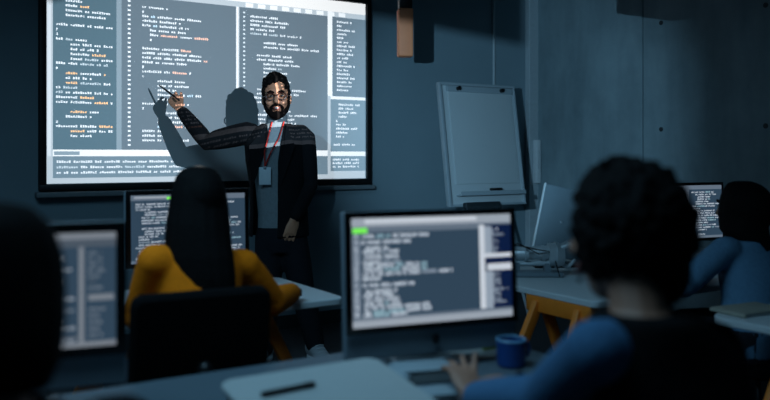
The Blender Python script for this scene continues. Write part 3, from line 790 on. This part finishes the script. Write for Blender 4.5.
# ---- generic seated figure
def seated(label, j, skin, top_m, trouser_m, vest=None, shade_sleeve=None, sleeve_to=None, face=(0, 1), Hs=1.0, roll=0, pitch=0, hands=None, shirt_voxel=.011, vox=.007):
    base = Vector((j['pelvis'].x, j['pelvis'].y, 0)); o = thing('person', label, 'person', base); off = base
    H = head_matrix(j['head'], face, roll, pitch, Hs)
    xs = (j['shR']-j['shL']).normalized(); xs.z = 0; xs.normalize()
    cs = (j['shR']+j['shL'])/2; pv = j['pelvis']
    b = MB(off); add_head(b, H); b.tube([j['neck']-Vector((0, 0, .02)), j['head'].lerp(j['neck'], .35)], [.052, .05])
    sw_ = (j['shR']-j['shL']).length/2
    def tors(mb, g):
        torso(mb, [(pv+Vector((0, 0, -.08)), xs*(.15+g), .11+g), (pv+Vector((0, 0, .04)), xs*(.15+g), .115+g), (pv.lerp(cs, .4), xs*(.125+g), .095+g), (pv.lerp(cs, .72), xs*(sw_*.78+g), .105+g), (cs+Vector((0, 0, .0)), xs*(sw_*.86+g), .09+g), (cs.lerp(j['neck'], .65)+Vector((0, 0, .02)), xs*(sw_*.45+g), .065+g), (j['neck'], xs*(.055+g), .052+g)])
    tors(b, 0)
    for s in 'LR':
        seg(b, [j['sh'+s].lerp(j['el'+s], .12), j['el'+s], j['wr'+s]], [.042, .035, .026])
        hp, kn, an = j['hip'+s], j['kn'+s], j['an'+s]
        seg(b, [hp, kn, an], [.07, .05, .036]); b.tube([an, Vector((an.x, an.y+.10, .035))], [.035, .03])
    if hands:
        for a in hands: hand(b, *a[0], **a[1])
    b.build('body', skin, o, voxel=vox, smooth_it=3)
    add_face(o, off, H, False)
    s_ = MB(off); tors(s_, .016)
    for s in 'LR':
        seg(s_, [cs.lerp(j['sh'+s], .8), j['sh'+s], j['el'+s], j['wr'+s].lerp(j['el'+s], .1)], [.058, .057, .052, .04])
        s_.ell(tuple(j['sh'+s]), (.059, .059, .059)); s_.ell(tuple(j['el'+s]), (.054, .054, .054))
    shirt = s_.build('shirt' if top_m is not M['mustard'] else 'sweater', top_m, o, voxel=shirt_voxel, smooth_it=3)
    if vest:
        v_ = MB(off); tors(v_, .034)
        if shade_sleeve: seg(v_, [cs.lerp(j['shR'], .75), j['shR'], j['elR'], j['wrR'].lerp(j['elR'], .4)], [.07, .072, .066, .056])  # black cover over the right sleeve, standing in for shade on the shirt
        v_.build('vest', vest, o, voxel=.013, smooth_it=3)
    t_ = MB(off)
    torso(t_, [(pv+Vector((0, 0, -.1)), xs*.165, .125), (pv+Vector((0, 0, .05)), xs*.168, .13)])
    for s in 'LR': seg(t_, [j['hip'+s], j['kn'+s], j['an'+s]+Vector((0, 0, .03))], [.088, .07, .055])
    t_.build('trousers', trouser_m, o, voxel=.013, smooth_it=2)
    for s in 'LR': shoe(j['an'+s], (0, 1, 0), o, off)
    return o, H, off
def legs(j, pv, kn=.42, spread=.1, seat_h=.55, back=0):
    j['pelvis'] = pv
    for s, sg in (('L', -1), ('R', 1)):
        j['hip'+s] = pv+Vector((sg*spread, .02, -.01)); j['kn'+s] = pv+Vector((sg*(spread+.03), kn, -.02)); j['an'+s] = Vector((pv.x+sg*(spread+.04), pv.y+kn-back, .09))
    return j

def groove(k, amp, seed):
    def f(u, j): return 1+amp*math.sin(u*2*math.pi*k+seed+j*.35)+amp*.6*math.sin(u*2*math.pi*(k*1.7)+j*.2+seed*2)
    return f
# ---- person in mustard
j = dict(head=P(199, 201, 2.75), neck=P(199, 239, 2.70), shL=P(155, 262, 2.62), shR=P(244, 266, 2.80), elL=P(140, 316, 2.70), wrL=P(165, 312, 3.04), elR=P(272, 302, 2.92), wrR=P(293, 291, 3.18))
j['wrL'].z = .765; j['wrR'].z = .775
c = P(197, 300, 2.60); legs(j, Vector((c.x, c.y, .545)))
hz_ = [((j['wrR']+Vector((0, .01, 0)), Vector((.45, .9, -.08)), Vector((0, 0, 1)), -1), dict(curl=(14, 14, 16, 18))), ((j['wrL'], Vector((.3, .95, -.08)), Vector((0, 0, 1)), 1), dict(curl=(14, 14, 16, 18)))]
wo, HW, off = seated('seated person with long dark hair in a mustard sweater, seen from behind', j, M['skin_dark'], M['mustard'], M['trouser'], face=(.25, 1), hands=hz_)
hw = MB(off); B_ = RGT
secs = []
for py, x0, x1, dp, dz in ((166.5, 190, 207, .035, 0), (169, 183, 214, .06, 0), (176, 177, 220, .09, 0), (190, 172.5, 225, .108, 0), (206, 170, 227.5, .11, -.01), (222, 167.5, 229, .10, -.035), (238, 166, 230, .085, -.06), (256, 166, 232, .07, -.085), (276, 167, 234, .06, -.10), (296, 167, 234, .05, -.11), (310, 176, 228, .03, -.11)):
    c = P((x0+x1)/2, py, 2.74+dz); secs.append((c, RGT*(x1-x0)/2*2.74/FPX, FWD*dp))
hw.loft(secs, 72, mod=groove(17, .012, 1))
for q in (P(198.5, 196, 2.735),): hw.ell(tuple(q+Vector((0, -.008, .0))), (.088, .108, .102))
hw.build('hair', M['hair'], wo, voxel=.006, smooth_it=1)
chair('black office chair under the person in the mustard sweater', j['pelvis'].x-.055, j['pelvis'].y-.01, R(-4), back_h0=.60, back_h1=.925, bw=.41)

# ---- person in the right foreground
j = dict(head=P(628, 242, 1.54), neck=P(640, 312, 1.46), shL=P(597, 352, 1.40), elL=P(545, 398, 1.60), wrL=P(472, 402, 1.90))
j['shR'] = j['shL']+Vector((.335, 0, -.055)); j['elR'] = j['shR']+Vector((.0, .22, -.19)); j['wrR'] = P(515, 389, 1.90); j['wrR'].z = .768
j['elL'].z = .83; j['wrL'].z = .744
legs(j, Vector((j['shL'].x+.18, j['shL'].y-.12, .545)), kn=.40)
hz_ = [((j['wrL'], FWD*.75-RGT*.14+Vector((0, 0, .40)), -FWD*.4+RGT*.25+Vector((0, 0, .8)), 1), dict(curl=(-8, 2, 10, 18), spread=11, s=.92, thumb=42)),
       ((j['wrR'], P(488, 380, 1.98)-P(506, 386, 1.92), Vector((0, -.4, 1)), -1), dict(curl=(26, 30, 32, 36), s=1.0))]
fm, HF, off = seated('seated person with big dark curls and a blue sleeve in the right foreground', j, M['skin_dark'], M['blue_shirt'], M['trouser'], vest=M['vest'], shade_sleeve=True, face=(FWD*.75-RGT*.75)[:2], hands=hz_, vox=.005)
hr = MB(off); rn = random.Random(11)
hcx = P(630, 226, 1.55); fdir = (FWD*.75-RGT*.75).normalized()
for k in range(2600):
    d = Vector((rn.gauss(0, 1), rn.gauss(0, 1), rn.gauss(0, 1))).normalized()
    lx, ly_, lz = d.dot(RGT), d.dot(FWD), d.z
    if d.dot(fdir) > .55 and lz < .42: continue          # keep the face clear: it looks to the left and away
    r_ = rn.uniform(.005, .012)
    p = hcx+RGT*lx*.108+FWD*ly_*.112+Vector((0, 0, lz*.116)); p += d*abs(rn.gauss(0, 1))*.0065
    hr.ell((p.x, p.y, p.z), (r_, r_, r_*rn.uniform(.8, 1.3)), None, 7, 5)
hr.ell(tuple(hcx-fdir*.02), (.098, .098, .108))
hr.ell(tuple(hcx-fdir*.035+Vector((0, 0, -.085))), (.082, .082, .075))
hr.build('hair', M['hair'], fm, voxel=.005, smooth_it=1)
wt = MB(off); d = (j['wrR']-j['elR']).normalized(); u = d.orthogonal().normalized(); v = d.cross(u); cw = j['wrR']+d*-.005
wt.tube([cw+(u*math.cos(q*math.pi/10)+v*math.sin(q*math.pi/10))*.033 for q in range(21)], .009, 8, False); wt.build('wrist_band', M['black'], fm)
chair('black office chair under the curly-haired person in the foreground', j['pelvis'].x, j['pelvis'].y, 0, back_h1=.84)

# ---- dark figure at the left edge
hcl = P(-14, 288, 1.2)
j = dict(head=hcl, neck=hcl+Vector((0, -.03, -.17)))
j['shL'] = j['neck']+Vector((-.19, -.01, -.07)); j['shR'] = j['neck']+Vector((.19, -.01, -.07))
j['elL'] = j['shL']+Vector((-.05, .1, -.25)); j['elR'] = j['shR']+Vector((.03, .1, -.25)); j['wrL'] = j['elL']+Vector((.12, .22, .13)); j['wrR'] = j['elR']+Vector((-.10, .22, .13))
j['wrL'].z = j['wrR'].z = .765
legs(j, Vector((hcl.x, hcl.y-.12, .545)))
hz_ = [((j['wrL'], (.2, 1, -.05), (0, 0, 1), 1), dict(curl=(14, 14, 16, 18))), ((j['wrR'], (-.2, 1, -.05), (0, 0, 1), -1), dict(curl=(14, 14, 16, 18)))]
lf, HL, off = seated('dark silhouetted person with a bob, cut by the left edge of the photo', j, M['skin_dark'], M['vest'], M['trouser'], face=(.3, 1), hands=hz_)
hw = MB(off); secs = []
for dz, w_, dp, dy in ((.128, .03, .03, 0), (.12, .06, .065, 0), (.09, .092, .10, 0), (.045, .106, .115, 0), (0, .108, .118, -.01), (-.05, .106, .10, -.03), (-.10, .098, .08, -.05), (-.135, .08, .06, -.06)):
    secs.append((hcl+Vector((0, dy, dz)), RGT*w_, FWD*dp))
hw.loft(secs, 60, mod=groove(15, .014, 2)); hw.build('hair', M['hair'], lf)
chair('black office chair under the silhouetted person at the left edge', j['pelvis'].x, j['pelvis'].y, 0, back_h1=.84)

# ---- person at the back right
j = dict(head=P(742, 210, 3.66), neck=P(748, 240, 3.60), shL=P(724, 250, 3.52), shR=P(775, 247, 3.74), elL=P(683, 290, 3.42), wrL=P(708, 276, 3.80), elR=P(786, 285, 3.80), wrR=P(740, 272, 4.05))
for k in ('wrL', 'wrR'): j[k].z = .765
j['elR'].z = .79; j['elL'].z = .762
c = P(752, 300, 3.42); legs(j, Vector((c.x, c.y, .545)))
hz_ = [((j['wrL'], (-.1, 1, -.05), (0, 0, 1), 1), dict(curl=(14, 14, 16, 18))), ((j['wrR'], (-.3, 1, -.05), (0, 0, 1), -1), dict(curl=(14, 14, 16, 18)))]
bk, HB, off = seated('seated person in a pale blue shirt with dark hair leaning on the far right table', j, M['skin_dark'], M['pale_shirt'], M['trouser'], face=(-.1, 1), hands=hz_)
hw = MB(off); secs = []
for py, x0, x1, dp, dz in ((181, 735, 750, .03, 0), (183, 729, 756, .06, 0), (190, 724, 761, .09, 0), (202, 721, 764, .105, 0), (216, 720, 765, .105, -.01), (230, 721, 767, .09, -.04), (244, 734, 770, .07, -.07), (262, 744, 770, .055, -.10), (284, 748, 769, .04, -.12), (296, 752, 766, .02, -.12)):
    secs.append((P((x0+x1)/2, py, 3.66+dz), RGT*(x1-x0)/2*3.66/FPX, FWD*dp))
hw.loft(secs, 60, mod=groove(15, .014, 4)); hw.ell(tuple(P(743, 209, 3.66)+Vector((0, -.022, .004))), (.114, .118, .124)); hw.build('hair', M['hair'], bk, voxel=.008, smooth_it=1)
st = thing('stool', 'round black stool under the person in pale blue', 'stool', (j['pelvis'].x, j['pelvis'].y, 0))
MB().rbox(-.18, .18, -.18, .18, .40, .455, .179, n=10, bev=.015).build('seat', M['blackmatte'], st)
for k in range(4):
    a = math.pi/4+k*math.pi/2
    MB().tube([(.1*math.cos(a), .1*math.sin(a), .41), (.19*math.cos(a), .19*math.sin(a), .012)], .012).build('leg', M['black'], st)

# ------------------------------------------------------------------ things on the tables
# papers on the long table
def at_desk(px, py): return P(px, py, (HC-DESK)*FPX/(py-HORIZON))
sheet = thing('drawing_board', 'low slanted white drawing board on the long table below the middle monitor', 'drawing board', (.885, 1.62, DESK))
DBT = Matrix.Rotation(R(8.5), 4, 'X')
MB().rbox(-.215, .215, -.17, .185, .032, .044, .035, bev=.003, M=DBT).build('board', M['paper'], sheet)
for sx in (-.19, .19): MB().box((sx, .13, .026), (.02, .06, .05), bev=.003).box((sx, -.14, .005), (.02, .03, .009), bev=.002).build('foot', M['silver'], sheet)
def on_board(px, py):
    o0 = Vector((0, 0, HC)); d = (P(px, py, 1)-o0); n = DBT.to_3x3() @ Vector((0, 0, 1)); p0 = Vector((.885, 1.62, DESK))+DBT @ Vector((0, 0, .0515))
    return o0+d*((p0-o0).dot(n)/d.dot(n))
a_, b_ = on_board(263, 394), on_board(313, 384)
pn = MB(a_); z_ = Vector((0, 0, .014)); z0_ = Vector((0, 0, 0)); pn.tube([a_, a_.lerp(b_, .8), a_.lerp(b_, .82), b_], [.006, .006, .0068, .0068], 12)
o = pn.build('ballpoint_pen', M['black']); o.location = a_; tag(o, 'black pen lying on the slanted white drawing board', 'pen')
def slab(name, label, cat, c, w_, d_, h_, rz, m, z=DESK, cover=None):
    o = thing(name, label, cat, (c.x, c.y, z), rz)
    MB().box((0, 0, h_/2), (w_, d_, h_), bev=min(.004, h_*.4)).build('pages' if cover else 'sheet', m, o)
    if cover:
        MB().box((0, 0, h_+.0015), (w_+.006, d_+.006, .003), bev=.001).build('cover', cover, o)
        MB().tube([(-w_/2-.001, -d_/2, h_/2), (-w_/2-.001, d_/2, h_/2)], h_*.55).build('spine', cover, o)
    return o
slab('notebook', 'thick pale notebook under the middle monitor, right of the white drawing board', 'notebook', at_desk(424, 379), .14, .10, .035, R(-16), M['paper'], cover=M['paperblue'])
slab('notebook', 'small pale notebook at the bottom edge beside the raised fingers', 'notebook', at_desk(432, 399), .10, .075, .018, R(-16), M['paper'], cover=M['paperblue'])
slab('paper_sheet', 'loose pale sheet behind the raised fingers on the long table', 'paper', at_desk(470, 355), .22, .14, .003, R(-14), M['paper'])
a_, b_ = at_desk(484, 352), at_desk(500, 349)
pn = MB(a_); pn.tube([a_+z_*.8, b_+z_*.8], .006, 10); o = pn.build('highlighter', M['green']); o.location = a_; tag(o, 'small yellow-green pen on the loose pale sheet', 'pen')
# blue mug
mc = at_desk(511, 366); mg = thing('mug', 'royal blue mug with pale rim beside the blue sleeve', 'mug', (mc.x, mc.y, DESK))
prof = [(0, .002), (.036, .002), (.04, .006), (.042, .075), (.038, .075), (.036, .012), (0, .01)]
MB().rings([[Vector((r_*math.cos(2*math.pi*k/24), r_*math.sin(2*math.pi*k/24), z)) for k in range(24)] for r_, z in [(max(r_, .0005), z) for r_, z in prof]]).build('cup', M['mug'], mg)
MB().tube([(.04*math.cos(2*math.pi*k/24), .04*math.sin(2*math.pi*k/24), .076) for k in range(25)], .0035, 8, False).build('rim', M['rim'], mg)
MB().tube([(.04, 0, .062), (.062, 0, .058), (.068, 0, .04), (.06, 0, .022), (.04, 0, .018)], .006, 8).build('handle', M['mug'], mg)
# mouse under the hand on the middle table
mp_ = P(304, 288.5, 3.32); ms = MB(); ms.ell((0, 0, .012), (.03, .052, .019)); 
# tan notebook on the right table
c = at_desk(750, 312); slab('notebook', 'tan notebook lying on the table at the right edge', 'notebook', c, .24, .15, .014, R(-6), M['paper'], cover=M['tanpaper'])

# all-in-one seen from behind and the robot arm on the yellow trestle table
def Qd(px, py, z): return P(px, py, z)
sc_b = Qd(551, 250, 4.22)
tb = thing('tilted_panel', 'upright dark panel tilted back on the yellow trestle table behind the robot arm', 'panel', (sc_b.x+.08, sc_b.y, DESK), -TH+R(4))
PT = Matrix.Translation((0, 0, .052)) @ Matrix.Rotation(R(13), 4, 'Y') @ Matrix.Rotation(R(-6), 4, 'X')
MB().box((0, 0, .185), (.33, .018, .37), bev=.006, M=PT).build('panel', M['panelgrey'], tb)
MB().box((-.167, 0, .185), (.008, .026, .375), bev=.003, M=PT).build('edge_strip', M['board'], tb)
MB().box((0, .06, .008), (.3, .16, .014), bev=.005).build('base', M['black'], tb)
MB().tube([(0, .11, .012), (0, .02, .24)], .012).build('strut', M['steel'], tb)
ra_c = at_desk(548, 276)
ra = thing('robot_arm', 'silver mechanical arm with rings and cables lying on the yellow trestle table', 'robot arm', (ra_c.x+RGT.x*.045, ra_c.y+RGT.y*.045, DESK), -TH)
zc = .105
MB().tube([(-.30, .05, zc), (-.17, .03, zc+.004), (-.04, .0, zc+.01)], [.026, .032, .036], 20).build('forearm', M['armgrey'], ra)
MB().tube([(-.31, .045, zc-.055), (-.05, -.005, zc-.04)], [.012, .014], 14).build('piston', M['armgrey'], ra)
for x in (-.24, -.15, -.07):
    MB().cyl((x-.008, -.12*x*.9+.0, zc+.004), (x+.008, -.12*x*.9, zc+.004), .041, n=28).build('ring', M['armgrey'], ra)
MB().cyl((-.045, 0, zc), (-.01, 0, zc), .058, n=32).cyl((-.01, 0, zc), (.03, 0, zc), .066, .05, n=32).build('wrist_joint', M['armgrey'], ra)
for k, (dy, dz) in enumerate(((-.03, .05), (.03, .05), (0, -.055))):
    MB().tube([(.02, dy, zc+dz*.8), (.055, dy*1.3, zc+dz*1.1), (.085, dy, zc+dz*.5)], [.012, .011, .008], 12).build('gripper_finger', M['armgrey'], ra)
for k in range(2):
    MB().tube([(-.28+.02*k, .02, zc+.03), (-.2, -.03-.01*k, zc+.052+.01*k), (-.1, -.05, zc+.03-.02*k), (-.03, -.045, zc+.02), (.0, -.06, .006)], .003, 8).build('cable', M['black'], ra)
MB().box((-.12, 0, .012), (.28, .12, .022), bev=.006).box((-.2, .02, .04), (.03, .05, .05)).box((-.05, 0, .04), (.03, .05, .05)).build('cradle', M['shellgrey'], ra)
